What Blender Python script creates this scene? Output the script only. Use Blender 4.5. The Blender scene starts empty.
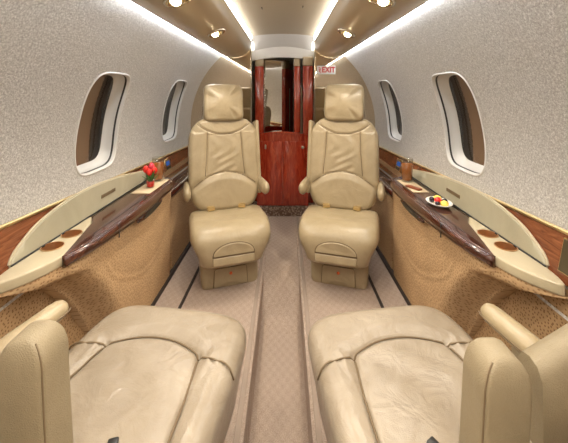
import bpy, bmesh, math, random
from mathutils import Vector, Matrix
random.seed(4)
C = bpy.context.scene.collection
pi = math.pi
R_CAB, Z_CAB = 0.865, 0.84           # fuselage lining: circle of this radius about this height

# ------------------------------------------------------------------ materials
def new_mat(name):
    m = bpy.data.materials.new(name); m.use_nodes = True
    nt = m.node_tree; b = nt.nodes['Principled BSDF']
    return m, nt, b
def setp(b, **k):
    names = dict(col='Base Color', rough='Roughness', metal='Metallic', coat='Coat Weight', coatr='Coat Roughness',
                 sheen='Sheen Weight', trans='Transmission Weight', ior='IOR', spec='Specular IOR Level', alpha='Alpha')
    for a, v in k.items():
        if a == 'col' and len(v) == 3: v = (*v, 1)
        b.inputs[names[a]].default_value = v
def coords(nt, scale=(1, 1, 1), rot=(0, 0, 0)):
    t = nt.nodes.new('ShaderNodeTexCoord'); mp = nt.nodes.new('ShaderNodeMapping')
    mp.inputs['Scale'].default_value = scale; mp.inputs['Rotation'].default_value = rot
    nt.links.new(t.outputs['Object'], mp.inputs['Vector']); return mp.outputs['Vector']
def noise(nt, vec, scale, detail=4, rough=.55, dist=0):
    n = nt.nodes.new('ShaderNodeTexNoise'); n.inputs['Scale'].default_value = scale
    n.inputs['Detail'].default_value = detail; n.inputs['Roughness'].default_value = rough
    n.inputs['Distortion'].default_value = dist
    nt.links.new(vec, n.inputs['Vector']); return n.outputs['Fac']
def ramp(nt, fac, stops):
    r = nt.nodes.new('ShaderNodeValToRGB'); e = r.color_ramp.elements
    while len(e) < len(stops): e.new(.5)
    for i, (p, c) in enumerate(stops):
        e[i].position = p; e[i].color = (*c, 1)
    nt.links.new(fac, r.inputs['Fac']); return r.outputs['Color']
def bump(nt, b, h, strength, dist=.01):
    n = nt.nodes.new('ShaderNodeBump'); n.inputs['Strength'].default_value = strength
    n.inputs['Distance'].default_value = dist
    nt.links.new(h, n.inputs['Height']); nt.links.new(n.outputs['Normal'], b.inputs['Normal'])
def flat(name, col, rough=.5, **k):
    m, nt, b = new_mat(name); setp(b, col=col, rough=rough, **k); return m
def emit(name, col, s):
    m, nt, b = new_mat(name); setp(b, col=(0, 0, 0), rough=1)
    b.inputs['Emission Color'].default_value = (*col, 1); b.inputs['Emission Strength'].default_value = s
    return m

def leather(name, c0, c1, rough=.42, wr=.25, pebble=.12):
    m, nt, b = new_mat(name); v = coords(nt)
    n1 = noise(nt, v, 7, 5, .6, .6)
    nt.links.new(ramp(nt, n1, [(.3, c0), (.72, c1)]), b.inputs['Base Color'])
    setp(b, rough=rough, spec=.45)
    n2 = noise(nt, v, 14, 3, .5, 1.2); n3 = noise(nt, v, 420, 2)
    mx = nt.nodes.new('ShaderNodeMath'); mx.operation = 'MULTIPLY_ADD'
    mx.inputs[1].default_value = pebble
    nt.links.new(n3, mx.inputs[0]); nt.links.new(n2, mx.inputs[2])
    bump(nt, b, mx.outputs[0], wr, .012)
    return m
M = {}
M['leather'] = leather('seat leather', (.30, .235, .14), (.40, .318, .20), .32)
M['leather_near'] = leather('smooth seat leather', (.235, .188, .135), (.345, .288, .22), .28, .4)
M['leather_pebble'] = leather('pebbled leather', (.25, .20, .125), (.31, .25, .16), .5, .3, .5)
M['seam'] = flat('seam thread', (.16, .11, .06), .7)
M['cream'] = leather('cream lining', (.42, .355, .235), (.48, .41, .28), .34, .05)
M['fin'] = leather('pale grained lining', (.33, .30, .21), (.39, .35, .25), .5, .1, .3)

def silver_wall():
    m, nt, b = new_mat('silver sparkle fabric'); v = coords(nt)
    n = noise(nt, v, 320, 2, .6); n2 = noise(nt, v, 150, 2, .6)
    ad = nt.nodes.new('ShaderNodeMath'); ad.operation = 'MULTIPLY_ADD'; ad.inputs[1].default_value = .55
    nt.links.new(n2, ad.inputs[0])
    sc = nt.nodes.new('ShaderNodeMath'); sc.operation = 'MULTIPLY'; sc.inputs[1].default_value = .45
    nt.links.new(n, sc.inputs[0]); nt.links.new(sc.outputs[0], ad.inputs[2])
    nt.links.new(ramp(nt, ad.outputs[0], [(.36, (.37, .35, .325)), (.5, (.51, .49, .46)), (.63, (.73, .71, .675))]), b.inputs['Base Color'])
    setp(b, rough=.45, metal=.25); bump(nt, b, ad.outputs[0], .7, .006)
    return m
M['wall'] = silver_wall()

def carpet():
    m, nt, b = new_mat('woven carpet'); t = coords(nt)
    sx = nt.nodes.new('ShaderNodeSeparateXYZ'); nt.links.new(t, sx.inputs[0])
    def sn(o, k):
        a = nt.nodes.new('ShaderNodeMath'); a.operation = 'MULTIPLY'; a.inputs[1].default_value = k
        s = nt.nodes.new('ShaderNodeMath'); s.operation = 'SINE'
        nt.links.new(o, a.inputs[0]); nt.links.new(a.outputs[0], s.inputs[0]); return s.outputs[0]
    p = nt.nodes.new('ShaderNodeMath'); p.operation = 'MULTIPLY'
    nt.links.new(sn(sx.outputs[0], 150), p.inputs[0]); nt.links.new(sn(sx.outputs[1], 110), p.inputs[1])
    n = noise(nt, t, 260, 4, .8)
    a = nt.nodes.new('ShaderNodeMath'); a.operation = 'MULTIPLY_ADD'; a.inputs[1].default_value = .03
    nt.links.new(p.outputs[0], a.inputs[0]); nt.links.new(n, a.inputs[2])
    nt.links.new(ramp(nt, a.outputs[0], [(.3, (.26, .19, .145)), (.5, (.46, .36, .295)), (.7, (.60, .49, .41))]), b.inputs['Base Color'])
    setp(b, rough=.95, spec=.1); bump(nt, b, a.outputs[0], .8, .008)
    return m
M['carpet'] = carpet()
def riser():
    m, nt, b = new_mat('patterned step carpet'); v = coords(nt, (60, 60, 60))
    c = nt.nodes.new('ShaderNodeTexVoronoi'); c.inputs['Scale'].default_value = .9
    nt.links.new(v, c.inputs['Vector'])
    nt.links.new(ramp(nt, c.outputs['Distance'], [(.15, (.42, .31, .24)), (.6, (.14, .085, .06))]), b.inputs['Base Color'])
    setp(b, rough=.95); return m
M['riser'] = riser()
M['track'] = flat('seat track rubber', (.035, .026, .022), .6)
M['carpet_edge'] = flat('carpet binding', (.30, .235, .19), .95)

def ostrich(name, base, dark, scale, rough=.7):
    m, nt, b = new_mat(name); v = coords(nt)
    sp = nt.nodes.new('ShaderNodeSeparateXYZ'); cb = nt.nodes.new('ShaderNodeCombineXYZ'); nt.links.new(v, sp.inputs[0])
    nt.links.new(sp.outputs[1], cb.inputs[0]); nt.links.new(sp.outputs[2], cb.inputs[1]); vo = cb.outputs[0]
    c = nt.nodes.new('ShaderNodeTexVoronoi'); c.voronoi_dimensions = '2D'; c.inputs['Scale'].default_value = scale
    c.inputs['Randomness'].default_value = .75; nt.links.new(vo, c.inputs['Vector'])
    col = ramp(nt, c.outputs['Distance'], [(.14, dark), (.30, base)])
    mx = nt.nodes.new('ShaderNodeMix'); mx.data_type = 'RGBA'; mx.blend_type = 'MULTIPLY'
    mx.inputs[0].default_value = .5
    nt.links.new(col, mx.inputs[6])
    nt.links.new(ramp(nt, noise(nt, v, 9, 4), [(.3, (.7, .7, .7)), (.7, (1, 1, 1))]), mx.inputs[7])
    nt.links.new(mx.outputs[2], b.inputs['Base Color'])
    setp(b, rough=rough, spec=.25); bump(nt, b, c.outputs['Distance'], .35, .004)
    return m
M['ostrich'] = ostrich('dimpled tan sidewall leather', (.44, .28, .145), (.19, .105, .045), 84)
M['suede'] = ostrich('fine dimpled tan suede', (.52, .345, .19), (.30, .175, .085), 85, .85)

def wood(name, c0, c1, c2, scale, stretch, rough=.18, coat=.8, dist=2.5):
    m, nt, b = new_mat(name); v = coords(nt, stretch)
    n = noise(nt, v, scale, 8, .62, dist)
    nt.links.new(ramp(nt, n, [(.32, c0), (.5, c1), (.68, c2)]), b.inputs['Base Color'])
    setp(b, rough=rough, coat=coat, coatr=.06); return m
M['burl'] = wood('dark burl veneer', (.018, .005, .003), (.050, .014, .008), (.10, .034, .017), 9, (3, 1, 3), .14, .45)
M['dado'] = wood('reddish veneer', (.09, .024, .010), (.19, .058, .022), (.29, .10, .04), 6, (3, .7, 6), .25)
M['mahogany'] = wood('red mahogany', (.22, .014, .005), (.37, .032, .011), (.50, .075, .028), 5, (5, 5, .8), .15)
M['gold'] = flat('satin brass', (.75, .58, .30), .28, metal=1)
M['chrome'] = flat('warm chrome', (.72, .66, .55), .15, metal=1)
M['copper'] = flat('copper cup lining', (.66, .40, .20), .3, metal=.85)
M['valance'] = flat('tan headliner', (.43, .34, .215), .36, coat=.35, coatr=.2)
M['ceiling'] = flat('pale tan headliner', (.40, .335, .235), .5)
M['white'] = flat('white lining', (.52, .50, .47), .5)
M['frame'] = flat('white window moulding', (.62, .60, .565), .35)
M['gasket'] = flat('dark window gasket', (.03, .027, .025), .5)
M['mirror'] = flat('bronze mirror', (.78, .66, .50), .04, metal=1)
M['mirror_clear'] = flat('mirror glass', (.72, .66, .56), .02, metal=1)
M['cove'] = emit('cove light', (1, .97, .92), 10)
M['cove_small'] = emit('passage cove light', (1, .97, .92), 4)
M['wash'] = emit('wall wash light', (.92, .96, 1), 33)
M['lamp'] = emit('halogen lamp', (1, .80, .48), 40)
M['black'] = flat('black plastic', (.012, .011, .010), .4)
M['olive'] = flat('dark olive panel', (.06, .045, .022), .4)
M['plate'] = flat('white china', (.85, .84, .80), .15, coat=.5)
M['napkin'] = flat('cream napkin', (.52, .41, .26), .8)
M['red'] = flat('red petals', (.75, .03, .02), .4)
M['pink'] = flat('pink petals', (.80, .07, .11), .4)
M['green'] = flat('leaf green', (.045, .17, .03), .5)
M['yellow'] = flat('yellow fruit', (.85, .66, .12), .45)
M['berry'] = flat('dark berry', (.02, .012, .02), .25)
M['redberry'] = flat('red berry', (.65, .02, .015), .3)
M['brown'] = flat('brown wrapper', (.20, .05, .018), .4)
M['sign'] = flat('white sign plastic', (.85, .83, .80), .4)
M['signred'] = flat('red lettering', (.65, .02, .02), .5)
M['blue'] = emit('blue screen', (.05, .20, .7), .28)
M['button'] = flat('red button', (.6, .1, .03), .4)
M['shade'] = flat('brown window blind', (.26, .19, .14), .8)
M['outside'] = flat('dim hangar wall', (.08, .06, .045), .9)
def glass(name, tint, gl=.08, r=.03):
    m = bpy.data.materials.new(name); m.use_nodes = True; nt = m.node_tree; nt.nodes.clear()
    o = nt.nodes.new('ShaderNodeOutputMaterial'); mix = nt.nodes.new('ShaderNodeMixShader')
    t = nt.nodes.new('ShaderNodeBsdfTransparent'); g = nt.nodes.new('ShaderNodeBsdfGlossy'); lw = nt.nodes.new('ShaderNodeLayerWeight'); lw.inputs['Blend'].default_value = .5
    pw = nt.nodes.new('ShaderNodeMath'); pw.operation = 'POWER'; pw.inputs[1].default_value = 4
    f = nt.nodes.new('ShaderNodeMath'); f.operation = 'MULTIPLY_ADD'; f.inputs[1].default_value = .55; f.inputs[2].default_value = .03
    nt.links.new(lw.outputs['Facing'], pw.inputs[0]); nt.links.new(pw.outputs[0], f.inputs[0])
    t.inputs['Color'].default_value = (*tint, 1); g.inputs['Roughness'].default_value = r
    nt.links.new(f.outputs[0], mix.inputs[0]); nt.links.new(t.outputs[0], mix.inputs[1]); nt.links.new(g.outputs[0], mix.inputs[2])
    nt.links.new(mix.outputs[0], o.inputs['Surface']); return m
M['pane'] = glass('tinted window glass', (.80, .72, .64))
M['glass'] = glass('clear glass', (.93, .93, .91))
M['tea'] = flat('iced tea', (.55, .17, .025), .1, trans=.35)

# ------------------------------------------------------------------ builders
def link(name, me, mat, parent=None, smooth=True):
    o = bpy.data.objects.new(name, me); C.objects.link(o)
    if mat is not None: me.materials.append(M[mat] if isinstance(mat, str) else mat)
    if smooth:
        for p in me.polygons: p.use_smooth = True
    if parent is not None: o.parent = parent
    return o
def obj(name, bm, mat, parent=None, smooth=True, sharp=None):
    bmesh.ops.recalc_face_normals(bm, faces=bm.faces)
    me = bpy.data.meshes.new(name); bm.to_mesh(me); bm.free()
    o = link(name, me, mat, parent, smooth)
    if smooth and sharp: me.set_sharp_from_angle(angle=math.radians(sharp))
    return o
def tag(o, label=None, cat=None, group=None, kind=None):
    if label: o['label'] = label
    if cat: o['category'] = cat
    if group: o['group'] = group
    if kind: o['kind'] = kind
    return o
def thing(name, label, cat, loc=(0, 0, 0), rz=0, group=None):
    o = bpy.data.objects.new(name, None); C.objects.link(o)
    o.empty_display_size = .1; o.location = loc; o.rotation_euler = (0, 0, rz)
    return tag(o, label, cat, group)
def struct(name, bm, mat, label=None, parent=None, smooth=False, sharp=None):
    o = obj(name, bm, mat, parent, smooth, sharp)
    if parent is None: o['kind'] = 'structure'
    if label: o['label'] = label
    return o
def rbox(size, loc=(0, 0, 0), r=.01, seg=3, rot=None, bm=None):
    new = bmesh.new(); bmesh.ops.create_cube(new, size=1)
    for v in new.verts: v.co = Vector((v.co.x*size[0], v.co.y*size[1], v.co.z*size[2]))
    if r > 0: bmesh.ops.bevel(new, geom=list(new.edges), offset=r, segments=seg, profile=.5, affect='EDGES', clamp_overlap=True)
    mt = Matrix.Translation(loc)
    if rot: mt = mt @ rot
    bmesh.ops.transform(new, matrix=mt, verts=new.verts)
    if bm is None: return new
    me = bpy.data.meshes.new('t'); new.to_mesh(me); new.free(); bm.from_mesh(me); bpy.data.meshes.remove(me); return bm
def loft(rings, closed=True, cap=True, bm=None, cap_start=True):
    bm = bm or bmesh.new()
    vr = [[bm.verts.new(p) for p in r] for r in rings]
    for a, b in zip(vr, vr[1:]):
        n = len(a)
        for i in range(n if closed else n-1):
            bm.faces.new((a[i], a[(i+1) % n], b[(i+1) % n], b[i]))
    if cap and closed:
        if cap_start: bm.faces.new(vr[0][::-1])
        bm.faces.new(vr[-1])
    return bm
def lathe(prof, seg=24, bm=None, mt=None):
    bm = bm or bmesh.new(); rings = []
    for r, z in prof:
        rings.append([Vector((r*math.cos(2*pi*i/seg), r*math.sin(2*pi*i/seg), z)) for i in range(seg)])
    if mt: rings = [[mt @ p for p in r] for r in rings]
    return loft(rings, True, True, bm)
def tube(pts, r, seg=8, bm=None):
    bm = bm or bmesh.new(); pts = [Vector(p) for p in pts]; rings = []
    for i, p in enumerate(pts):
        d = (pts[min(i+1, len(pts)-1)] - pts[max(i-1, 0)]).normalized()
        a = d.cross(Vector((0, 0, 1)))
        if a.length < 1e-3: a = d.cross(Vector((1, 0, 0)))
        a.normalize(); b = d.cross(a)
        rr = r[i] if isinstance(r, (list, tuple)) else r
        rings.append([p + (a*math.cos(2*pi*k/seg) + b*math.sin(2*pi*k/seg))*rr for k in range(seg)])
    return loft(rings, True, True, bm)
def prism(poly, z0, z1, bev=0, seg=2):
    bm = bmesh.new()
    f = bm.faces.new([bm.verts.new((x, y, z0)) for x, y in poly])
    g = bmesh.ops.extrude_face_region(bm, geom=[f])
    bmesh.ops.translate(bm, vec=(0, 0, z1-z0), verts=[e for e in g['geom'] if isinstance(e, bmesh.types.BMVert)])
    bmesh.ops.recalc_face_normals(bm, faces=bm.faces)
    if bev:
        ed = [e for e in bm.edges if abs(e.verts[0].co.z-e.verts[1].co.z) < 1e-6]
        bmesh.ops.bevel(bm, geom=ed, offset=bev, segments=seg, profile=.5, affect='EDGES', clamp_overlap=True)
    return bm
def smoothstep(a, b, x):
    t = max(0, min(1, (x-a)/(b-a))); return t*t*(3-2*t)
def spline(pts, n=12):
    out = []; P = [Vector(p) for p in pts]; P = [2*P[0]-P[1]] + P + [2*P[-1]-P[-2]]
    for i in range(1, len(P)-2):
        for k in range(n):
            t = k/n; a, b, c, d = P[i-1:i+3]
            out.append(.5*((2*b)+(c-a)*t+(2*a-5*b+4*c-d)*t*t+(3*b-a-3*c+d)*t**3))
    out.append(P[-2]); return out
def seg_dist(px, py, poly):
    best = 9
    for (ax, ay), (bx, by) in zip(poly, poly[1:]):
        dx, dy = bx-ax, by-ay; L = dx*dx+dy*dy
        t = max(0, min(1, ((px-ax)*dx+(py-ay)*dy)/L)) if L else 0
        d = math.hypot(px-ax-t*dx, py-ay-t*dy)
        if d < best: best = d
    return best
def pad(fmap, hu, hv, ex, thick, edge, crown, grooves=(), gd=.006, gw=.008, widthf=None, nr=40, nt=120, back=.5, side=1.0, extra=None):
    """upholstered pad: outline a superellipse in (u,v); n is its outward height; fmap takes (u,v,n) to a point"""
    bm = bmesh.new(); rings = []
    def outline(k):
        a = 2*pi*k/nt; c, s = math.cos(a), math.sin(a)
        return (math.copysign(abs(c)**(2/ex), c), math.copysign(abs(s)**(2/ex), s))
    O = [outline(k) for k in range(nt)]
    def height(u, v):
        h = thick + crown*(1-(u/hu)**2)*(1-(v/hv)**2)
        for g in grooves:
            d = seg_dist(u, v, g)
            if d < gw*3: h -= gd*math.exp(-(d/gw)**2)
        if extra: h += extra(u, v)
        return h
    e = edge
    prof = [(i/nr, None) for i in range(1, nr+1)]
    for t, _ in prof:
        r = t
        ring = []
        for (cu, cv) in O:
            u = cu*(hu-e)*r; v = cv*(hv-e)*r
            w = widthf(v/hv) if widthf else 1
            ring.append(fmap(u*w, v, height(u, v)))
        rings.append(ring)
    for i in range(1, 8):
        a = i/7*pi/2
        ring = []
        for (cu, cv) in O:
            u0, v0 = cu*(hu-e), cv*(hv-e); L = math.hypot(u0, v0) or 1
            k = e*math.sin(a)
            u = cu*(hu-e+k); v = cv*(hv-e+k)
            w = widthf(v/hv) if widthf else 1
            ring.append(fmap(u*w, v, height(u0, v0)-e*(1-math.cos(a))))
        rings.append(ring)
    for f, sc in ((.5, side), (1, side*.985), (1.02, side*.9)):
        ring = []
        for (cu, cv) in O:
            u, v = cu*hu*sc, cv*hv*sc
            w = widthf(v/hv) if widthf else 1
            ring.append(fmap(u*w, v, (thick-e)*(1-f) - back*f))
        rings.append(ring)
    return loft(rings, True, True, bm), height

# ------------------------------------------------------------------ room shell
Y0, Y1 = -1.5, 3.0
def cyl(s, y, a, r=R_CAB):
    a = math.radians(a); return Vector((s*r*math.cos(a), y, Z_CAB + r*math.sin(a)))
WIN = [2.46, 1.51, .56, -.39]
AL, AH, AC, HA, HY = -22.0, 49.0, 11.6, 15.6, .168
def win_pt(yc, k, sc=1.0, n=4.6):
    # k runs round a square perimeter, 24 points a side
    q, i = divmod(k, 24); t = -1 + 2*i/24
    X, Yv = [(t, -1), (1, t), (-t, 1), (-1, -t)][q]
    d = (abs(X)**n + abs(Yv)**n)**(1/n)
    return yc + X/d*HY*sc, AC + Yv/d*HA*sc, X, Yv
def make_wall(side, s):
    bm = bmesh.new()
    for yc in WIN:
        rings = []
        for j in range(9):
            f = (j/8)**1.3; ring = []
            for k in range(96):
                y, a, X, Yv = win_pt(yc, k)
                oy = yc + X*.475; oa = AC + (Yv*(AH-AC) if Yv > 0 else Yv*(AC-AL))
                ring.append(cyl(s, y+(oy-y)*f, a+(oa-a)*f))
            rings.append(ring)
        loft(rings, True, False, bm)
    edge = [AC + (t*(AH-AC) if t > 0 else t*(AC-AL)) for t in [-1+2*i/24 for i in range(25)]]
    for ya, yb in ((2.935, Y1), (-1.5, -.865)):
        loft([[cyl(s, y, a) for a in edge] for y in (ya, (ya+yb)/2, yb)], False, False, bm)
    bmesh.ops.remove_doubles(bm, verts=bm.verts, dist=1e-4)
    o = struct('wall_'+side, bm, 'wall', smooth=True)
    return o
wins = 0
for side, s in (('left', -1), ('right', 1)):
    make_wall(side, s)
    for yc in WIN:
        wins += 1
        rings = []
        for sc, rr in ((1.03, R_CAB-.0005), (1.02, R_CAB-.004), (1.004, R_CAB-.005), (.99, R_CAB-.001), (.978, R_CAB+.008), (.955, R_CAB+.03), (.93, R_CAB+.058), (.86, R_CAB+.062), (.855, R_CAB+.066)):
            rings.append([cyl(s, *win_pt(yc, k, sc)[:2], rr) for k in range(96)])
        o = struct('window_%d' % wins, loft(rings, True, False), 'frame', smooth=True)
        o['label'] = 'recessed oval cabin window with white moulding in the %s wall' % side
        g = obj('gasket', loft([[cyl(s, *win_pt(yc, k, sc)[:2], rr) for k in range(96)] for sc, rr in
                ((.976, R_CAB+.011), (.966, R_CAB+.013), (.962, R_CAB+.020), (.972, R_CAB+.021))], True, False), 'gasket', o)
        pn = [[cyl(s, *win_pt(yc, k, sc)[:2], R_CAB+.065) for k in range(96)] for sc in (.87, .6, .3, .05)]
        obj('window_pane', loft(pn, True, True, None, False), 'pane', o)
        # pleated blind hangs over the forward part, and a dim hangar beyond
        bl = bmesh.new(); rings = []
        for i in range(41):
            t = i/40; rings.append([cyl(s, yc-HY*.98+HY*1.3*u/6, AC-HA*1.05+2.1*HA*t, R_CAB+.074+.002*(i % 2)) for u in range(7)])
        obj('window_blind', loft(rings, False, False, bl), 'shade', o)
        rings = [[cyl(s, yc+HY*1.15*u, AC+HA*1.2*t, R_CAB+.11) for u in (-1, -.3, .3, 1)] for t in (-1, -.5, 0, .5, 1)]
        obj('outer_skin', loft(rings, False, False), 'outside', o)

# lower wall, dimpled leather, running down to the floor
for side, s in (('left', -1), ('right', 1)):
    pts = [(.805, .60), (.805, .45), (.795, .3), (.775, .12), (.765, -.02)]
    bm = loft([[Vector((s*x, y, z)) for x, z in pts] for y in (Y0, 0, 1, 2.0, Y1)], False, False)
    struct('wall_%s_lower' % side, bm, 'ostrich', smooth=True)
# wooden dado band with a brass top strip, rising slightly aft
def dado_top(y): return .735 - (y-.93)*.0345
tn = 0
for side, s in (('left', -1), ('right', 1)):
    ring = []
    for i in range(19):
        y = Y0 + (Y1-Y0)*i/18; zt = dado_top(y); zb = zt - .135
        pr = []
        for k in range(6):
            z = zb + (zt-zb)*k/5
            pr.append(Vector((s*(math.sqrt(R_CAB**2-(z-Z_CAB)**2)-.014), y, z)))
        pr += [Vector((s*.862, y, zt)), Vector((s*.85, y, zb))]
        ring.append(pr)
    tn += 1; struct('trim_%d' % tn, loft(ring), 'dado', 'reddish veneer band below the %s windows' % side, smooth=True, sharp=40)
    tn += 1
    bm = tube([(s*(math.sqrt(R_CAB**2-(dado_top(y)-Z_CAB)**2)-.014), y, dado_top(y)+.004) for y in [Y0+(Y1-Y0)*i/18 for i in range(19)]], .007, 8)
    struct('trim_%d' % tn, bm, 'gold', 'brass strip along the top of the %s veneer band' % side, smooth=True)
    # forward sidewall below the band: burl rail over tan suede panel
    tn += 1
    struct('trim_%d' % tn, rbox((.11, .93, .045), (s*.765, 2.53, .485), .016), 'burl', 'dark wooden rail on the %s sidewall behind the forward seat' % side, smooth=True, sharp=50)
    tn += 1
    bm = loft([[Vector((s*x, y, z)) for x, z in ((.80, .0), (.692, .0), (.70, .25), (.715, .455), (.80, .455))] for y in (2.02, 2.5, 2.99)])
    struct('trim_%d' % tn, bm, 'suede', 'tan suede lower panel beside the %s forward seat' % side)

# floor with a dropped aisle that ramps up at the front
bm = bmesh.new()
XL, XR, DZ = -.118, .112, -.15
def az(y): return DZ*(1-smoothstep(1.72, 2.12, y))
ys = [Y0, 0, .6, 1.2, 1.6] + [1.72+.05*i for i in range(9)] + [2.4, 2.8, Y1]
prof = lambda y: [(-.80, 0), (-.5, 0), (XL-.012, 0), (XL, -.004), (XL+.004, az(y)-.0), (0, az(y)), (XR-.004, az(y)), (XR, -.004), (XR+.012, 0), (.5, 0), (.80, 0)]
loft([[Vector((x, y, z)) for x, z in prof(y)] for y in ys], False, False, bm)
loft([[Vector((x, y, 0)) for x in (-.80, .80)] for y in (Y1, 4.0)], False, False, bm)
struct('floor', bm, 'carpet')
for s in (-1, 1):
    tn += 1
    struct('trim_%d' % tn, rbox((.016, 4.45, .006), (s*.540, .74, .003), .001, 1), 'track', 'dark seat track slot in the carpet on the %s' % ('left' if s < 0 else 'right'))
    tn += 1
    struct('trim_%d' % tn, rbox((.02, 4.4, .035), (s*.69, .75, .0175), .003, 1), 'track', 'dark skirting line at the foot of the %s sidewall' % ('left' if s < 0 else 'right'))
    tn += 1
    struct('trim_%d' % tn, rbox((.020, 4.42, .003), ((XL-.022) if s < 0 else (XR+.022), .72, .0015), .001, 1), 'carpet_edge', 'bound carpet edge on the %s of the aisle' % ('left' if s < 0 else 'right'))
# carpeted step under the forward cabinet
tn += 1
struct('trim_%d' % tn, rbox((.60, 1.0, .09), (-.0, 3.46, .045), .004, 1), 'riser', 'patterned carpet step below the red cabinet')

# ceiling panel, cove lamps and the two rounded soffits
def ceil_z(x): return 1.695 - .25*x*x
bm = loft([[Vector((x, y, ceil_z(x))) for x in [-.285+.57*i/12 for i in range(13)]] for y in (Y0, 0, 1.5, Y1)], False, False)
struct('ceiling', bm, 'ceiling', smooth=True)
val = [(.5485, 1.4835), (.53, 1.478), (.47, 1.469), (.42, 1.474), (.37, 1.490), (.33, 1.516), (.302, 1.55), (.290, 1.59), (.290, 1.622), (.298, 1.630), (.32, 1.622)]
vs = spline([(x, z, 0) for x, z in val], 4)
for side, s in (('left', -1), ('right', 1)):
    tn += 1
    bm = loft([[Vector((s*p.x, y, p.y)) for p in vs] for y in (Y0, 0, 1, 2, 2.98)], False, False)
    struct('trim_%d' % tn, bm, 'valance', 'rounded tan soffit along the %s side of the ceiling' % side, smooth=True)
    c = thing('cove_light', 'long white light strip between the ceiling and the %s soffit' % side, 'light', (s*.29, .75, 1.64), group=None)
    obj('light_strip', loft([[Vector((s*x, y, z)) for x, z in ((.012, -.008), (.012, .022), (-.002, .030), (-.004, .026), (.004, -.008))] for y in (-2.2, 0, 2.24)]), 'cove', c)
    w = thing('wall_wash_light', 'thin cool light strip where the %s soffit meets the silver wall' % side, 'light', (s*.575, .75, 1.493))
    obj('light_strip', loft([[Vector((s*x, y, z)) for x, z in ((-.0255, -.0085), (-.0085, -.0035), (-.0085, .002), (-.0255, .002))] for y in (-2.2, 0, 2.24)]), 'wash', w)
# behind the soffit: closes the gap over the walls
tn += 1
ot = [cyl(1, 0, a, R_CAB+.01) for a in [46+(180-92)*i/24 for i in range(25)]]
struct('trim_%d' % tn, loft([[Vector((p.x, y, p.z+.06)) for p in ot] for y in (Y0, Y1)], False, False), 'ceiling', 'upper cabin shell above the soffits', smooth=True)

# reading lights in the soffits
def soffit_at(x):
    for a, b in zip(vs, vs[1:]):
        if (a.x-x)*(b.x-x) <= 0 and a.x != b.x:
            t = (x-a.x)/(b.x-a.x); p = a.lerp(b, t); d = (b-a).normalized(); return p.y, Vector((d.y, 0, -d.x))
    return 1.48, Vector((0, 0, -1))
SZ, SN = soffit_at(.372)
def reading_light(s, y, label):
    nrm = Vector((-s*abs(SN.x), 0, -abs(SN.z))).normalized()
    rot = nrm.to_track_quat('Z', 'Y').to_matrix().to_4x4()
    t = thing('reading_light', label, 'light', (s*.372, y, SZ), group='reading lights along the soffits')
    obj('bezel', lathe([(.024, -.006), (.054, -.004), (.055, .002), (.050, .009), (.036, .009), (.032, -.003), (.024, -.006)], 28, None, rot), 'chrome', t)
    e = Matrix.Translation(rot @ Vector((0, -.008, .004)))
    obj('lamp', lathe([(.001, .016), (.012, .014), (.019, .008), (.021, -.004)][::-1], 20, None, e @ rot), 'lamp', t)
    g = Matrix.Translation(rot @ Vector((0, .018, .004)))
    obj('air_nozzle', lathe([(.012, -.006), (.013, .006), (.010, .012), (.005, .012), (.004, .004)], 16, None, g @ rot), 'gold', t)
    l = bpy.data.lights.new('reading_lamp', 'SPOT'); l.energy = LAMP_W; l.color = (1, .88, .70); l.spot_size = 2.3; l.spot_blend = .8; l.shadow_soft_size = .03
    lo = bpy.data.objects.new('reading_lamp', l); C.objects.link(lo); lo.parent = t
    lo.location = nrm*.035; lo.rotation_euler = Vector((-s*.1, 0, -1)).to_track_quat('-Z', 'Y').to_euler()
LAMP_W = 15
for s, sd in ((-1, 'left'), (1, 'right')):
    reading_light(s, 1.83, 'small round chrome reading light in the %s soffit, nearest the mirrored bulkhead' % sd)
    reading_light(s, 1.17, 'small round chrome reading light in the %s soffit, nearer the top edge of the photo' % sd)
    for y, nth in ((.5, 'first'), (-.16, 'second'), (-.82, 'third')):
        reading_light(s, y, 'small round chrome reading light in the %s soffit, %s one behind the viewer' % (sd, nth))

# bulkheads
for side, s in (('left', -1), ('right', 1)):
    arc = [cyl(s, Y1, a, R_CAB+.005) for a in [-75+ (124)*i/20 for i in range(21)]]
    poly = [Vector((s*.292, 0, 0))] + [Vector((p.x, 0, p.z)) for p in arc if p.z > 0] + [Vector((s*p.x, 0, p.y)) for p in vs[:9]] + [Vector((s*.292, 0, 1.6))]
    bm = bmesh.new(); f = bm.faces.new([bm.verts.new((p.x, Y1, p.z)) for p in poly])
    g = bmesh.ops.extrude_face_region(bm, geom=[f]); bmesh.ops.translate(bm, vec=(0, .02, 0), verts=[v for v in g['geom'] if isinstance(v, bmesh.types.BMVert)])
    struct('wall_front_'+side, bm, 'mirror', 'bronze mirrored bulkhead panel behind the %s forward seat' % side)
    tn += 1
    struct('trim_%d' % tn, rbox((.012, .03, 1.68), (s*.297, 2.995, .84), .003, 1), 'chrome', 'slim metal edge of the %s bulkhead panel' % side)
    # recess side walls and cove continuing beyond
    tn += 1
    struct('trim_%d' % tn, rbox((.01, .95, 1.72), (s*.309, 3.49, .86), 0), 'valance', 'tan side wall of the %s forward passage' % side)
    c = thing('cove_light', 'short white light strip beyond the bulkhead on the %s of the passage' % side, 'light', (s*.284, 3.045, 1.585))
    obj('light_strip', rbox((.010, .085, .07), (0, 0, 0), .003, 1), 'cove_small', c)
N = 16
xs = [-.300+.60*i/N for i in range(N+1)]
bm = loft([[Vector((x, 3.0, ceil_z(x)+.004)) for x in xs], [Vector((x, 3.06, 1.60+.045*math.cos(x/.6*pi))) for x in xs], [Vector((x, 3.10, 1.545+.045*math.cos(x/.6*pi))) for x in xs]], False, False)
struct('ceiling_forward', bm, 'white', smooth=True)
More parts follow.
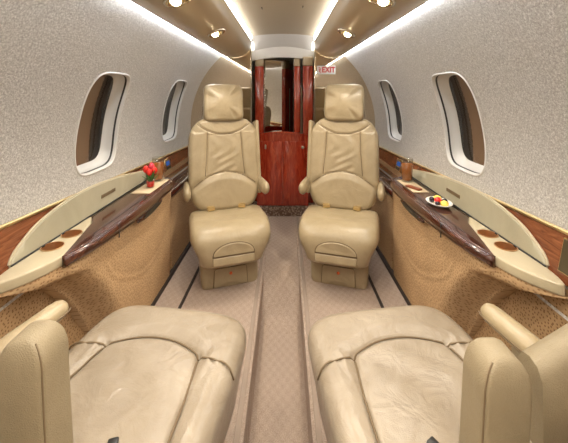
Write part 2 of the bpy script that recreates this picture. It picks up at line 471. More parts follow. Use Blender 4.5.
# arched header in front of the mirrored door
bm = bmesh.new(); n = 16
top = [Vector((-.30+.60*i/n, 0, 1.548+.045*math.cos((i/n-.5)*pi))) for i in range(n+1)]
bot = [Vector((-.30+.60*i/n, 0, 1.452+.035*math.cos((i/n-.5)*pi))) for i in range(n+1)]
loft([[Vector((p.x, y, p.z)) for p in top+bot[::-1]] for y in (3.10, 3.15)], True, True, bm)
tn += 1
struct('trim_%d' % tn, bm, 'frame', 'arched pale header over the forward passage')
bm = loft([[Vector((x, 3.96, z)) for x in (-.31, .31)] for z in (0, 1.72)], False, False)
struct('wall_front', bm, 'white')
bm = loft([[Vector((x, Y0, z)) for x in (-.87, .87)] for z in (-.2, 1.8)], False, False)
struct('wall_back', bm, 'valance')
# red mahogany posts at the passage
def post(x0, x1, y, z1, lab):
    t = thing('door_post', lab, 'post', ((x0+x1)/2, y, .09))
    obj('post_body', rbox((x1-x0, .06, z1-.09), (0, 0, (z1-.09)/2), .006), 'mahogany', t, True, 40)
    obj('corner_cap', rbox((x1-x0+.004, .066, .09), (0, 0, z1-.09+.045), .012), 'valance', t, True, 40)
    return t
post(-.272, -.188, 3.14, 1.40, 'red mahogany door post left of the mirrored door')
post(.108, .170, 3.15, 1.40, 'slim red mahogany door post right of the mirrored door')
post(.192, .288, 3.09, 1.40, 'red mahogany post nearest the exit sign')
tn += 1
struct('trim_%d' % tn, rbox((.014, .02, 1.1), (.181, 3.16, .64), .003), 'cream', 'pale edge strip between the two right posts')
d = thing('mirrored_door', 'tall mirrored door panel behind the red cabinet', 'mirror', (-.045, 3.265, .09))
mrot = Matrix.Rotation(math.radians(20), 4, 'Z')
obj('mirror_glass', rbox((.31, .012, 1.40), (0, 0, .70), .002, 1, None), 'mirror_clear', d, False).matrix_local = mrot
obj('frame', rbox((.010, .03, 1.38), (-.138, -.06, .69), .003, 1), 'chrome', d)

# red cabinet
cb = thing('cabinet', 'low red mahogany cabinet with a curved top between the forward seats', 'cabinet', (0, 3.02, .092))
n = 20
rings = []
for y, o_ in ((-.115, .008), (-.04, 0), (.03, 0)):
    tp = [(-.24+.475*i/n, .625+.05*math.sin(pi*(.15+.75*i/n))) for i in range(n+1)]
    rings.append([Vector((-.24, y, 0))] + [Vector((x, y, z)) for x, z in tp] + [Vector((.235, y, 0))])
obj('body', loft(rings[1:]), 'mahogany', cb, False)
rings = [[Vector((x, y, z+dz)) for x, z in tp for dz in (0,)] + [Vector((x, y, z+.016)) for x, z in tp[::-1]] for y in (-.052, .035)]
obj('countertop', loft(rings), 'mahogany', cb, False)
obj('door', rbox((.20, .012, .585), (.105, -.046, .305), .003), 'mahogany', cb, True, 40)
dl = obj('door', rbox((.215, .012, .585), (-.118, -.046, .305), .003), 'mahogany', cb, True, 40)
h = obj('handle', rbox((.014, .012, .04), (-.16, -.058, .55), .004), 'cream', dl)
obj('knob', lathe([(.002, 0), (.012, .001), (.014, .008), (.008, .014), (.001, .015)], 14, None, Matrix.Translation((.185, -.05, .545)) @ Matrix.Rotation(pi/2, 4, 'X')), 'cream', cb)

# exit sign
es = thing('exit_sign', 'white exit sign with red lettering on the right mirrored bulkhead', 'sign', (.405, 2.985, 1.355))
obj('sign_plate', rbox((.172, .008, .080), (0, 0, 0), .002, 1), 'sign', es, True, 40)
def text_mesh(txt, size, mt):
    cu = bpy.data.curves.new('t', 'FONT'); cu.body = txt; cu.size = size; cu.extrude = .0006; cu.align_x = 'CENTER'; cu.align_y = 'CENTER'; cu.offset = .0022
    o = bpy.data.objects.new('t', cu); C.objects.link(o)
    dg = bpy.context.evaluated_depsgraph_get(); me = bpy.data.meshes.new_from_object(o.evaluated_get(dg))
    bpy.data.objects.remove(o); bpy.data.curves.remove(cu); me.transform(mt); return me
link('lettering', text_mesh('EXIT', .070, Matrix.Translation((.02, -.0048, 0)) @ Matrix.Rotation(pi/2, 4, 'X') @ Matrix.Diagonal((.86, 1, 1, 1))), 'signred', es, False)
bm = bmesh.new()
rbox((.008, .0012, .030), (-.060, -.0046, -.004), 0, 1, Matrix.Rotation(.35, 4, 'Y'), bm)
rbox((.022, .0012, .006), (-.062, -.0046, .008), 0, 1, Matrix.Rotation(-.5, 4, 'Y'), bm)
rbox((.018, .0012, .006), (-.054, -.0046, -.022), 0, 1, Matrix.Rotation(.9, 4, 'Y'), bm)
rbox((.010, .0012, .010), (-.066, -.0046, .022), 0, 1, None, bm)
obj('pictogram', bm, 'signred', es, False)

# ceiling slots
for x, y, lab in ((-.148, 1.66, 'short dark slot in the tan ceiling panel, left of the pair'), (.113, 1.63, 'short dark slot in the tan ceiling panel, right of the pair')):
    t = obj('ceiling_slot', rbox((.006, .05, .004), (0, 0, 0), .001, 1), 'black'); t.location = (x+.02, y+.4, ceil_z(x)-.001)
    tag(t, lab, 'vent', 'slots in the ceiling panel')

# ------------------------------------------------------------------ side consoles
def clean_bool(base, cutter):
    m = base.modifiers.new('b', 'BOOLEAN'); m.operation = 'DIFFERENCE'; m.solver = 'EXACT'; m.object = cutter
    dg = bpy.context.evaluated_depsgraph_get(); me = bpy.data.meshes.new_from_object(base.evaluated_get(dg))
    base.modifiers.clear(); old = base.data; base.data = me; bpy.data.meshes.remove(old)
    bpy.data.objects.remove(cutter)
CUPS = [(.776, 1.194), (.776, 1.096)]
def console(s, sd):
    c = thing('side_console', 'tan console with dark wooden table and two cup holders along the %s wall' % sd, 'console', (s*.74, 1.45, 0))
    ox, oy = .74, 1.45
    L = lambda x, y, z: Vector((s*(x-ox), y-oy, z))
    # wooden table leaf with rounded rim
    edge = spline([(.700, 1.035, 0), (.676, 1.14, 0), (.664, 1.35, 0), (.661, 1.6, 0), (.662, 1.80, 0), (.668, 1.90, 0), (.690, 1.965, 0), (.74, 2.0, 0), (.80, 2.005, 0)], 6)
    poly = [(s*(p.x-ox), p.y-oy) for p in edge] + [(s*(.800-ox), 1.36-oy), (s*(.765-ox), 1.30-oy)]
    t = obj('table_leaf', prism(poly, .578, .620, .012, 4), 'burl', c, True, 40)
    obj('table_joint', rbox((.004, .004, .060), L(.648, 1.29, .593), .001, 1), 'black', t)
    obj('inlay_line', tube([L(p.x+.026, p.y, .6205) for p in edge[8:-12]], .0016, 6), 'black', t)
    rim = []
    p_h = lambda y: .019 + .009*smoothstep(1.05, 1.5, y)      # the rim deepens towards the latch
    p_z = lambda y: .620 - p_h(y)
    for i, p in enumerate(edge):
        d = (edge[min(i+1, len(edge)-1)]-edge[max(i-1, 0)]).normalized(); nx, ny = -d.y, d.x
        rim.append([L(p.x + nx*(.004+.016*math.cos(a)) - .0, p.y + ny*(.004+.016*math.cos(a)), p_z(p.y)+p_h(p.y)*math.sin(a)) for a in [2*pi*k/16 for k in range(16)]])
    obj('table_rim', loft(rim), 'burl', t)
    # latch pocket under the rim
    lt = obj('table_latch', loft([[L(.662-.012*k, 1.62+.15*(1-.15*k)*math.cos(a), .556+.026*(1-.3*k)*math.sin(a)+.02*math.cos(a)*.2) for a in [2*pi*i/24 for i in range(24)]] for k in (0, .6, 1)]), 'burl', c, True, 40)
    obj('latch_slot', loft([[L(.651-.004*k, 1.62+.10*math.cos(a), .556+.012*math.sin(a)+.003*math.cos(a)) for a in [2*pi*i/20 for i in range(20)]] for k in (0, 1)]), 'black', lt, False)
    # cream ledge with cup holders
    inb = spline([(.7005, 1.037, 0), (.714, .985, 0), (.738, .935, 0), (.766, .897, 0), (.786, .880, 0), (.797, .890, 0), (.808, .930, 0), (.815, .985, 0)], 6)
    poly = [(s*(p.x-ox), p.y-oy) for p in inb] + [(s*(.816-ox), 1.36-oy), (s*(.801-ox), 1.36-oy), (s*(.766-ox), 1.298-oy)]
    lg = obj('ledge', prism(poly, .586, .620, .010, 4), 'cream', c)
    for (x, y) in CUPS:
        cut = obj('cut', lathe([(.033, -.1), (.033, .1)], 32, None, Matrix.Translation(Vector((s*x, y, .62)))), None)
        bpy.context.view_layer.update()
        clean_bool(lg, cut)
    lg.data.set_sharp_from_angle(angle=math.radians(35))
    for (x, y) in CUPS:
        obj('cup_holder', lathe([(.002, -.066), (.030, -.066), (.0325, -.06), (.0332, 0), (.0345, .0015), (.0345, .003), (.0318, .003), (.031, -.058), (.002, -.061)], 32, None, Matrix.Translation(L(x, y, .62))), 'copper', c, True, 40)
    # crescent shaped fin leaning on the wall
    tp = spline([(.975, .6205, 0), (.988, .640, 0), (1.015, .661, 0), (1.11, .704, 0), (1.305, .734, 0), (1.545, .726, 0), (1.845, .688, 0), (2.06, .650, 0), (2.16, .627, 0)], 6)
    rings = []
    for p in tp:
        zt = p.y; zb = .612; f = (zt-.62)/.12
        xt = .822 + .006*f
        rings.append([L(.820, p.x, zb), L(.812, p.x, zb), L(.812+.006*f, p.x, (zb+zt)/2), L(xt-.006, p.x, zt-.004), L(xt, p.x, zt), L(xt+.008, p.x, zt-.002), L(.826, p.x, (zb+zt)/2)])
    fn = obj('back_fin', loft(rings), 'fin', c, True, 50)
    obj('fin_edge', tube([L(.823+.006*(p.y-.62)/.12, p.x, p.y) for p in tp], .0045, 8), 'cream', fn)
    obj('fin_gap', rbox((.006, 1.12, .006), L(.810, 1.53, .621), .001, 1), 'black', fn)
    vg = bmesh.new()
    for i in range(11): rbox((.004, .006, .016), L(.8145, 1.46+.011*i, .672), .001, 1, None, vg)
    obj('vent_grille', vg, 'seam', fn, False)
    # dimpled front panel curling into the leg recess at its near end
    yb = [(0, 1.36), (.15, 1.30), (.32, 1.21), (.42, 1.14), (.51, 1.06), (.555, .96), (.587, .86)]
    def yedge(z):
        for (a, b), (c2, d) in zip(yb, yb[1:]):
            if z <= c2: return b+(d-b)*(z-a)/(c2-a)
        return yb[-1][1]
    arc = [(p.x, p.y) for p in spline([(1.25, .49, 0), (1.32, .39, 0), (1.445, .315, 0), (1.56, .265, 0), (1.67, .252, 0), (1.78, .268, 0), (1.85, .30, 0)], 5)]
    LE = [(.86, .80), (.882, .786), (.897, .766), (.935, .738), (.985, .714), (1.037, .7005), (1.06, .695)]
    nu, nv = 110, 56; rings = []
    for j in range(nv+1):
        z = .587*j/nv; y0 = yedge(z); ring = []
        for i in range(nu+1):
            u = i/nu; y = y0 + (2.05-y0)*u
            d = y-y0
            x = .684 - .006*math.sin(pi*z/.6)
            x += .085*(1-smoothstep(0, .13, d))**2
            x += .03*smoothstep(1.93, 2.06, y)
            if z > .545: x += .008*smoothstep(.545, .587, z)
            if y < 1.06 and z > .48:
                for (ya, xa), (yc_, xc) in zip(LE, LE[1:]):
                    if ya <= y <= yc_: x += (xa+(xc-xa)*(y-ya)/(yc_-ya)+.004-x)*smoothstep(.50, .565, z); break
            q = seg_dist(y, z, arc)
            x += -.004*math.exp(-(q/.009)**2) + (.004*math.exp(-(q/.03)**2))
            # the panel is fuller inside the arc
            ring.append(L(x, y, z))
        ring = [L(.81, y0-.005, z)] + ring + [L(.80, 2.055, z)]
        rings.append(ring)
    obj('front_panel', loft(rings, False, False), 'suede', c, True)
    return c
console(-1, 'left'); console(1, 'right')

# ------------------------------------------------------------------ forward seats (facing the camera)
def arc_line(u0, v0, um, vm, u1, v1, n=16):
    out = []
    for i in range(n+1):
        t = i/n; out.append(((1-t)**2*u0+2*t*(1-t)*(2*um-.5*(u0+u1))+t*t*u1, (1-t)**2*v0+2*t*(1-t)*(2*vm-.5*(v0+v1))+t*t*v1))
    return out
def forward_seat(x, y, rz, s, label):
    """local +y is the way the seat faces, origin on the floor below the cushion"""
    t = thing('cabin_seat', label, 'seat', (x, y, 0), rz, 'cream leather cabin seats')
    inb = -s   # local x of the aisle side when facing aft is mirrored: the caller passes s
    # pedestal
    rings = []
    for z, hw, y0, y1, r in ((0, .165, -.14, .055, .03), (.02, .170, -.145, .06, .03), (.10, .175, -.16, .05, .04), (.17, .178, -.16, .04, .04)):
        ring = []
        for cx, cy, a0 in ((hw, y1, 0), (-hw, y1, 90), (-hw, y0, 180), (hw, y0, 270)):
            for k in range(5):
                a = math.radians(a0+90*k/4); ring.append(Vector((cx-math.copysign(r, cx)+r*math.cos(a), cy-(r if cy == y1 else -r)+r*math.sin(a), z)))
        rings.append(ring)
    pd = obj('pedestal', loft(rings), 'leather', t, True, 50)
    obj('kick_panel', loft([[Vector((a, .060+o+(.1-z)*.10, z)) for a, z in ((-.10, .012), (-.095, .105), (-.085, .112), (.085, .112), (.095, .105), (.10, .012), (.06, .012), (.04, .030), (-.04, .030), (-.06, .012))] for o in (-.03, 0)]), 'leather', pd, False)
    obj('kick_seam', tube([(-.10, .069, .012), (-.095, .060, .105), (-.085, .059, .112), (.085, .059, .112), (.095, .060, .105), (.10, .069, .012)], .002, 6), 'seam', pd)
    obj('button', lathe([(.001, .004), (.008, .003), (.009, 0), (.009, -.006)], 14, None, Matrix.Translation((0, .064, .078)) @ Matrix.Rotation(-pi/2, 4, 'X')), 'button', pd)
    # thick cushion lofted across the seat
    prof = spline([(-.22, .21, 0), (-.225, .34, 0), (-.19, .385, 0), (-.08, .397, 0), (.04, .398, 0), (.115, .386, 0), (.166, .352, 0), (.188, .30, 0), (.188, .235, 0), (.172, .185, 0), (.138, .165, 0), (.05, .160, 0), (-.12, .160, 0), (-.21, .175, 0)], 4)
    cy, cz = -.03, .30; rings = []
    for i in range(33):
        u = -1+2*i/32; k = (1-abs(u)**5.0)**(1/3.2) if abs(u) < 1 else 0.0
        k = .55 + .45*k
        ring = []
        for p in prof:
            yy = cy+(p.x-cy)*k; zz = cz+(p.y-cz)*(.35+.65*k)
            w = .80 + .20*smoothstep(.19, .33, zz)
            # dished sitting area
            dish = -.008*math.exp(-(u/.5)**2) if zz > .37 and yy < .05 else 0
            ring.append(Vector((.235*u*w, yy, zz+dish)))
        rings.append(ring)
    cu = obj('seat_cushion', loft(rings), 'leather', t)
    lp = obj('leg_rest_flap', loft([[Vector((.112*k_*math.cos(pi*k/16), yy, .254+.062*k_*math.sin(pi*k/16))) for k in range(17)] for yy, k_ in ((.165, 1), (.193, 1), (.197, .95))]), 'leather', t, True, 40)
    obj('leg_rest_seam', tube([(.115*math.cos(pi*k/16), .191, .254+.065*math.sin(pi*k/16)) for k in range(17)], .0022, 6), 'seam', lp)
    obj('leg_rest_slot', rbox((.236, .02, .014), (0, .182, .249), .003), 'seam', t)
    obj('leg_rest_handle', rbox((.230, .030, .046), (0, .181, .219), .008, 3, Matrix.Rotation(.12, 4, 'X')), 'leather', t, True, 50)
    # back
    rec = math.radians(11); oy, oz = -.19, .375
    def bmap(u, v, n):
        vv = v + .30
        return Vector((u, oy - math.sin(rec)*vv + n*math.cos(rec), oz + vv*math.cos(rec) + n*math.sin(rec)))
    yoke = arc_line(-.19, .262, 0, .188, .19, .262); lum = arc_line(-.205, -.145, 0, -.062, .205, -.145)
    vl = [(-.113, .20), (-.118, .06), (-.130, -.082)]; vr = [(-a, b) for a, b in vl]
    def fat(u, v):
        h = 0
        lowv = -.062-.0835*(u/.205)**2
        if v < lowv: h += .014*smoothstep(0, .05, lowv-v)          # fuller lumbar pad
        elif abs(u) < .12 and v < .19: h -= .004 - .0022*math.sin(60*u+9*math.sin(14*v)+12*v)*smoothstep(.12, .05, abs(u))
        elif v < .2: h += .008*smoothstep(.118, .16, abs(u))
        return h
    bm, hf = pad(bmap, .235, .305, 5, .045, .035, .012, [yoke, lum, vl, vr], .007, .006, lambda v: 1 - .10*smoothstep(.55, 1.05, v) - .05*smoothstep(-.2, -1, v), 60, 140, .055, 1.0, fat)
    bk = obj('backrest', bm, 'leather', t)
    for ln in (yoke, lum, vl, vr):
        pts = []
        for (u, v) in [p for a, b in zip(ln, ln[1:]) for p in (a, ((a[0]+b[0])/2, (a[1]+b[1])/2))]+[ln[-1]]:
            w = 1 - .10*smoothstep(.55, 1.05, v/.305) - .05*smoothstep(-.2, -1, v/.305)
            pts.append(bmap(u*w, v, hf(u, v)+.001))
        obj('seam', tube(pts, .0020, 6), 'seam', bk)
    # headrest pillow
    def hmap(u, v, n):
        return bmap(u, v+.405, n+.035)
    def wr(u, v):
        a = math.atan2(v, u); r = math.hypot(u/.14, v/.13)
        return .0055*math.sin(9*a+1.3*math.sin(3*a))*smoothstep(.3, .85, r)
    bm, _ = pad(hmap, .136, .130, 7, .030, .03, .034, (), widthf=None, nr=30, nt=120, back=.045, extra=wr)
    hr = obj('headrest', bm, 'leather', t)
    # side wings: slim upright pad on the aisle side, and arms
    obj('side_wing', rbox((.026, .12, .50), bmap(s*.232, .03, -.012), .012, 4, Matrix.Rotation(rec, 4, 'X')), 'leather', t, True, 60)
    for q in (-1, 1):
        a = obj('armrest', loft([[Vector((q*.246+hx*math.cos(b), yy, zz-.012+hz*math.sin(b))) for b in [2*pi*k/20 for k in range(20)]]
             for yy, hx, hz, zz in ((-.26, .016, .035, .525), (-.23, .022, .044, .53), (-.12, .024, .046, .532), (-.07, .024, .043, .535), (-.045, .021, .035, .538), (-.03, .014, .022, .541), (-.025, .005, .008, .543))]), 'leather', t)
    # belt ends on the cushion
    for q in (-1, 1):
        b = obj('belt_buckle', rbox((.046, .036, .022), (q*.10, -.125, .405), .005, 2, Matrix.Rotation(q*.3, 4, 'Z')), 'gold', t, True, 40)
        obj('belt_strap', rbox((.036, .07, .024), (q*.104, -.150, .402), .002, 2, Matrix.Rotation(q*.3, 4, 'Z')), 'black', b)
    return t
forward_seat(-.320, 1.955, pi + math.radians(18), -1, 'forward cream leather seat facing aft, standing beside the left console')
forward_seat(.352, 1.955, pi - math.radians(16), 1, 'forward cream leather seat facing aft, standing under the exit sign by the right console')

# ------------------------------------------------------------------ near seats (facing forward)
def near_seat(x, y, rz, s, label):
    t = thing('cabin_seat', label, 'seat', (x, y, 0), rz, 'cream leather cabin seats')
    rings = []
    for z, hw, y0, y1 in ((0, .17, -.2, .12), (.22, .19, -.2, .15)):
        rings.append([Vector((a*hw, b, z)) for a, b in ((1, y1), (-1, y1), (-1, y0), (1, y0))])
    bm = loft(rings); bmesh.ops.bevel(bm, geom=list(bm.edges), offset=.025, segments=3, affect='EDGES')
    obj('pedestal', bm, 'leather_near', t, True, 50)
    # cushion: front roll, side rolls, centre panel
    y0 = .02
    front = arc_line(-.145, .068, 0, .112, .145, .068)
    fl = [(-.30, .030), (-.22, .050), (-.145, .068)]; fr = [(-a, b) for a, b in fl]
    sl = [(-.145, .068), (-.165, -.06), (-.185, -.27)]; sr = [(-a, b) for a, b in sl]
    def fmap(u, v, n):
        z = .20 + n
        # front bulges and the sides tuck under
        k = smoothstep(.40, .20, z)
        return Vector((u*(1-.10*k), v+y0-.03*k*(1 if v > 0 else 0), z))
    def fat(u, v):
        h = 0
        vf = .112 - .044*(u/.145)**2 if abs(u) < .145 else .068 - .24*(abs(u)-.145)
        us = .145 + .118*(.068-v)
        side = smoothstep(0, .05, abs(u)-us)
        h += .010*max(smoothstep(0, .05, v-vf), side)
        h -= .008*math.exp(-((u/.1)**2+((v+.08)/.1)**2))*(1-smoothstep(-.05, 0, v-vf))
        # creases pulled towards the centre
        if abs(u) < .16 and v < vf: h += .0016*math.sin(38*u+16*v+2*math.sin(19*v))*smoothstep(0, .05, vf-v)
        return h
    bm, hf = pad(fmap, .262, .272, 5.5, .190, .055, .012, [front, fl, fr, sl, sr], .008, .006, None, 80, 200, 0.0, 1.0, fat)
    cu = obj('seat_cushion', bm, 'leather_near', t)
    hi, vi, E5 = .262-.055, .272-.055, 5.5
    for ln in (front, fl, fr, sl, sr):
        pts = []
        for (u, v) in [p for a, b in zip(ln, ln[1:]) for k in range(6) for p in ((a[0]+(b[0]-a[0])*k/6, a[1]+(b[1]-a[1])*k/6),)]+[ln[-1]]:
            nrm = (abs(u/hi)**E5+abs(v/vi)**E5)**(1/E5); h = hf(u, v)
            if nrm > 1:
                q = min(1, (nrm-1)*hi/.055); h = hf(u/nrm, v/nrm) - .055*(1-math.sqrt(max(0, 1-q*q)))
            if abs(u) <= .261: pts.append(fmap(u, v, h+.0055))
        obj('seam', tube(pts, .0026, 6), 'seam', cu)
    # back lying well reclined
    rec = math.radians(47); oy, oz = -.235, .37
    def bmap(u, v, n):
        vv = v+.33
        return Vector((u, oy - math.sin(rec)*vv + n*math.cos(rec), oz + vv*math.cos(rec) + n*math.sin(rec)))
    bm, _ = pad(bmap, .235, .33, 5, .03, .03, .01, [arc_line(-.2, -.145, 0, -.062, .2, -.145)], .006, .007, None, 30, 100, .07)
    obj('backrest', bm, 'leather_near', t)
    bm, _ = pad(lambda u, v, n: bmap(u, v+.43, n+.03), .136, .115, 7, .03, .03, .03, (), nr=16, nt=80, back=.04)
    obj('headrest', bm, 'leather_near', t)
    b = obj('belt_buckle', rbox((.022, .026, .014), (-s*.06, -.160, .394), .003, 2, Matrix.Rotation(.4, 4, 'Z')), 'black', t, True, 40)
    return t
NX, NY, NA = .373, .85, math.radians(9)
def to_local(t, p):
    d = Vector(p)-t.location; return Matrix.Rotation(-t.rotation_euler.z, 3, 'Z') @ d
def wing(t, s, xc, yc, ztop):
    """upright rounded bolster on the wall side of the seat's back; xc, yc is the middle of its rear face"""
    hw, hd, r = .047, .042, .012
    def ring(z, w, d):
        out = []
        for cx, cy, a0 in ((1, 1, 0), (-1, 1, 90), (-1, -1, 180), (1, -1, 270)):
            for k in range(6):
                a = math.radians(a0+90*k/5); rr = min(r, w*.9, d*.9)
                out.append(to_local(t, (s*xc + cx*(w-rr)+rr*math.cos(a) - s*.016*max(0, .6-z)/.3, yc+hd + cy*(d-rr)+rr*math.sin(a), z)))
        return out
    rs = [ring(z, hw, hd) for z in (.24, .32, .40, .46, .51, .55, ztop-.065)]
    for i in range(1, 13):
        a = i/12*pi/2; rs.append(ring(ztop-.065+.065*math.sin(a), hw*max(.12, math.cos(a)**.75), hd*max(.3, math.cos(a)**.35)))
    w = obj('side_bolster', loft(rs), 'leather_pebble', t)
    # piping along the inner edge, over the crown
    pts = []
    rz = t.rotation_euler.z
    ex, ey = Matrix.Rotation(-rz, 3, 'Z') @ Vector((-s, 0, 0)), Matrix.Rotation(-rz, 3, 'Z') @ Vector((0, -1, 0))
    for r_ in rs[1:-4]:
        p = r_[14 if s > 0 else 21]; pts.append(p + (ex+ey)*.0004)
    obj('piping', tube(pts, .0016, 6), 'seam', w)
    return w
def arm(t, s, pts):
    rs = []
    P = [Vector(p) for p in pts]
    d = (P[1]-P[0]).normalized(); n = Vector((d.y, -d.x, 0))
    L = (P[1]-P[0]).length
    for f, k in ((0, .9), (.3, 1), (.8, .95), (.9, .88), (.96, .68), (.99, .4), (1.0, .1)):
        c = P[0]+(P[1]-P[0])*f
        rs.append([to_local(t, c + n*(.030*k*math.cos(a)) + Vector((0, 0, .026*k*math.sin(a)))) for a in [2*pi*i/24 for i in range(24)]])
    a = obj('armrest', loft(rs), 'leather', t)
    q = P[0]+(P[1]-P[0])*.3
    obj('arm_support', rbox((.03, .12, .26), to_local(t, (q.x, q.y-.02, q.z-.14)), .01), 'leather_pebble', t, True, 40)
    u = obj('arm_seam', tube([to_local(t, P[0]+(P[1]-P[0])*f + Vector((-s*.030*k, 0, -.004))) for f, k in ((0, .9), (.3, 1), (.8, .95), (.9, .88), (.96, .66))], .002, 6), 'seam', a)
ls = near_seat(-NX-.01, NY, -NA, -1, 'near cream leather seat facing forward, lower left of the aisle')
rs_ = near_seat(NX, NY, NA, 1, 'near cream leather seat facing forward, lower right of the aisle')
wing(ls, -1, .484, .60, .676)
wing(rs_, 1, .444, .60, .640)
arm(ls, -1, [(-.645, .715, .545), (-.586, .885, .562)])
arm(rs_, 1, [(.612, .70, .548), (.564, .875, .560)])
# wall-side half of the right seat's back shell, seen from behind the bolster
rings = []
for i in range(13):
    u = i/12; X = .555+.185*u; Yc = .70+.01*u; zt = .572+.10*u
    rings.append([to_local(rs_, (X, Yc+dy, z)) for dy, z in ((-.035, .25), (-.038, .45), (-.036, zt-.03), (-.022, zt-.006), (0, zt), (.022, zt-.006), (.036, zt-.03), (.038, .45), (.035, .25))])
obj('back_shell', loft(rings), 'leather_pebble', rs_, True, 60)

# ------------------------------------------------------------------ small things on the consoles
TZ = .6205
def tea(x, y, lab):
    t = thing('iced_tea_glass', lab, 'glass', (x, y, TZ+.004), 0, 'iced tea glasses on the consoles')
    obj('tumbler', lathe([(.001, 0), (.028, 0), (.030, .004), (.035, .135), (.036, .137), (.034, .137), (.0292, .010), (.001, .008)], 28), 'glass', t)
    obj('tea', lathe([(.001, .0085), (.0288, .0105), (.0322, .108), (.001, .108)], 28), 'tea', t)
    for i in range(5):
        a = i*1.3; obj('ice_cube', rbox((.018, .018, .018), (.014*math.cos(a), .014*math.sin(a), .109+.004*(i % 3)), .003, 2, Matrix.Rotation(a*2, 4, (1, .4, .2))), 'glass', t)
tea(.738, 1.885, 'tall glass of iced tea on the right console, beside the blue control panel')
tea(-.735, 1.905, 'tall glass of iced tea on the left console, just behind the tulips')
def napkin(x, y, sx, sy, rz, lab):
    o = obj('napkin', rbox((sx, sy, .003), (0, 0, 0), .001, 1, Matrix.Rotation(rz, 4, 'Z')), 'napkin'); o.location = (x, y, TZ+.0015)
    tag(o, lab, 'napkin', 'cream napkins on the tables')
napkin(.735, 1.80, .085, .235, .02, 'flat cream napkin under the iced tea glass on the right console')
napkin(-.730, 1.80, .10, .27, -.02, 'flat cream napkin under the tulips on the left console')
o = obj('snack_bar', rbox((.03, .09, .010), (0, 0, .005), .003, 2, Matrix.Rotation(.5, 4, 'Z')), 'brown', None, True, 40); o.location = (.722, 1.745, TZ+.003)
tag(o, 'slim brown wrapped snack lying on the right napkin', 'snack')
# tulips in a small glass
v = thing('tulip_vase', 'small glass vase of red tulips on the left console table', 'vase', (-.722, 1.765, TZ+.003))
obj('vase_glass', lathe([(.001, 0), (.020, 0), (.022, .004), (.022, .02), (.026, .052), (.0245, .052), (.0205, .02), (.001, .006)], 20), 'glass', v)
obj('red_wrap', lathe([(.001, .007), (.018, .007), (.0195, .02), (.021, .034), (.001, .034)], 20), 'redberry', v)
for i, (dx, dy, h, mt) in enumerate(((-.026, .0, .098, 'red'), (.024, -.006, .094, 'red'), (.0, .012, .112, 'pink'), (.002, -.020, .086, 'red'))):
    f = obj('tulip_stem', tube([(dx*.2, dy*.2, .02), (dx*.6, dy*.6, h*.55), (dx, dy, h-.016)], .002, 6), 'green', v)
    bm = bmesh.new()
    for k in range(6):
        a = k*pi/3+i; rg = []
        for zz, r, w in ((-.018, .003, .004), (-.008, .012, .010), (.004, .0145, .011), (.014, .011, .008), (.022, .005, .002)):
            rg.append([Vector((dx, dy, h+zz)) + Vector((math.cos(a)*rr - math.sin(a)*q*w, math.sin(a)*rr+math.cos(a)*q*w, 0)) for q, rr in ((-1, r*.85), (0, r*1.1), (1, r*.85), (0, r*.8))])
        loft(rg, True, True, bm)
    obj('tulip_flower', bm, mt, f)
for k in range(6):
    a = k*pi/3+.4; h = .05+.018*(k % 3); bm = bmesh.new(); rg = []
    for tt in range(6):
        q = tt/5; r = .008+.034*q**1.2; w = .010*math.sin(pi*(q*.85+.1))
        c = Vector((math.cos(a)*r, math.sin(a)*r, .03+h*q-.015*q*q)); n = Vector((-math.sin(a), math.cos(a), 0))
        rg.append([c-n*w, c+Vector((0, 0, .0015)), c+n*w, c-Vector((0, 0, .0015))])
    obj('tulip_leaf', loft(rg), 'green', v)
# plate of fruit
PX, PY = .742, 1.50
p = thing('plate', 'oval white plate of small treats on the right console table', 'plate', (PX, PY, TZ))
pp = [(.001, .004), (.035, .004), (.045, .007), (.062, .016), (.0635, .0175), (.062, .0185), (.045, .010), (.035, .007), (.001, .007)][::1]
obj('dish', lathe([(.001, 0), (.036, 0), (.040, .001), (.062, .0155), (.0635, .017), (.062, .018), (.042, .006), (.036, .004), (.001, .004)], 40, None, Matrix.Diagonal((.86, 1.12, 1, 1))), 'plate', p)
def blob(name, x, y, r, mat, lab, cat, kind):
    bm = bmesh.new(); bmesh.ops.create_icosphere(bm, subdivisions=4, radius=r)
    for vv in bm.verts:
        n = vv.co.normalized()
        if kind == 'ruffle': vv.co += n*r*(.16*math.sin(9*n.x+2)*math.sin(8*n.y)*math.sin(7*n.z+1)+.06*math.sin(23*n.x)*math.sin(19*n.z)); vv.co.z *= .8
        elif kind == 'berry':
            q = max(0, -n.z); vv.co.x *= 1-.35*q; vv.co.y *= 1-.35*q; vv.co += n*r*.03*math.sin(24*n.x)*math.sin(24*n.y)
        else: vv.co += n*r*.07*math.sin(14*n.x)*math.sin(14*n.y+1)*math.sin(14*n.z)
    zmin = min(vv.co.z for vv in bm.verts)
    o = obj(name, bm, mat); o.location = (PX+x, PY+y, TZ+.0045-zmin); tag(o, lab, cat, 'treats on the white plate')
blob('yellow_treat', .010, .036, .017, 'yellow', 'yellow treat on the white plate, farther from the cup holders', 'food', 'ruffle')
blob('yellow_treat', .006, -.040, .017, 'yellow', 'yellow treat on the white plate, nearer the cup holders', 'food', 'ruffle')
blob('red_berry', -.006, -.003, .0165, 'redberry', 'bright red berry in the middle of the white plate', 'food', 'berry')
blob('dark_berry', -.022, .026, .0125, 'berry', 'dark berry in front of the far yellow treat on the white plate', 'food', 'round')
blob('dark_berry', .026, -.002, .0125, 'berry', 'dark berry behind the red berry on the white plate', 'food', 'round')
blob('dark_berry', -.021, -.030, .011, 'berry', 'dark berry in front of the near yellow treat on the white plate', 'food', 'round')

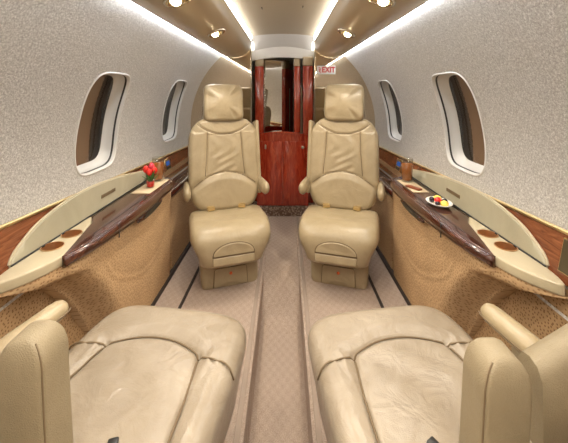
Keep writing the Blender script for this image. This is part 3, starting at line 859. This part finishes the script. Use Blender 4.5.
# control panels on the veneer band
def control_panel(s, y, z, w, h, lab, kind):
    x = math.sqrt(R_CAB**2-(z-Z_CAB)**2)-.014
    t = thing('control_panel', lab, 'control panel', (s*(x-.002), y, z), 0)
    t.rotation_euler = (0, s*math.atan2(Z_CAB-z, x), 0)
    if kind == 'blue':
        obj('bezel', rbox((.006, w, h), (0, 0, 0), .002, 1), 'gold', t, True, 40)
        obj('screen', rbox((.003, w*.62, h*.36), (-s*.0035, 0, h*.12), 0), 'blue', t, False)
        obj('key_pad', rbox((.003, w*.72, h*.22), (-s*.0035, 0, -h*.27), 0), 'olive', t, False)
    else:
        obj('bezel', rbox((.006, w, h), (0, 0, 0), .002, 1), 'gold', t, True, 40)
        obj('face', rbox((.003, w-.008, h-.008), (-s*.0035, 0, 0), .001, 1), 'olive', t, False)
        obj('dial', lathe([(.006, 0), (.012, 0), (.012, .004), (.010, .006), (.006, .005)], 18, None, Matrix.Translation((-s*.005, .03, -.01)) @ Matrix.Rotation(-s*pi/2, 4, 'Y')), 'cream', t)
control_panel(-1, 2.30, .628, .10, .085, 'small blue screened control panel on the left veneer band, behind the tulips', 'blue')
control_panel(1, 2.26, .632, .10, .085, 'small blue screened control panel on the right veneer band, behind the iced tea', 'blue')
control_panel(1, .862, .674, .16, .10, 'dark olive control panel with a brass rim at the right edge of the photo', 'olive')
control_panel(-1, .82, .668, .12, .09, 'dark olive control panel with a brass rim at the left edge of the photo', 'olive')

# ------------------------------------------------------------------ light, camera
def area(name, loc, size, energy, col, rot=(0, 0, 0)):
    l = bpy.data.lights.new(name, 'AREA'); l.shape = 'RECTANGLE'; l.size, l.size_y = size; l.energy = energy; l.color = col
    o = bpy.data.objects.new(name, l); C.objects.link(o); o.location = loc; o.rotation_euler = rot; return o
w = bpy.data.worlds.new('World'); bpy.context.scene.world = w; w.use_nodes = True
w.node_tree.nodes['Background'].inputs[0].default_value = (.5, .45, .4, 1); w.node_tree.nodes['Background'].inputs[1].default_value = .05
cam = bpy.data.cameras.new('Camera'); co = bpy.data.objects.new('Camera', cam); C.objects.link(co)
co.location = (.02, 0, 1.15); co.rotation_euler = (pi/2, 0, 0)
cam.sensor_width = 36; cam.sensor_fit = 'HORIZONTAL'; cam.lens = 36*320/568
cam.shift_x = -1/568; cam.shift_y = -129.5/568; cam.clip_start = .02
S = bpy.context.scene; S.camera = co
S.view_settings.view_transform = 'Standard'; S.view_settings.look = 'None'; S.view_settings.gamma = 1; S.view_settings.use_curve_mapping = False
S.view_settings.exposure = 0.36
S.cycles.max_bounces = 10; S.cycles.diffuse_bounces = 6; S.cycles.glossy_bounces = 6; S.cycles.transparent_max_bounces = 12
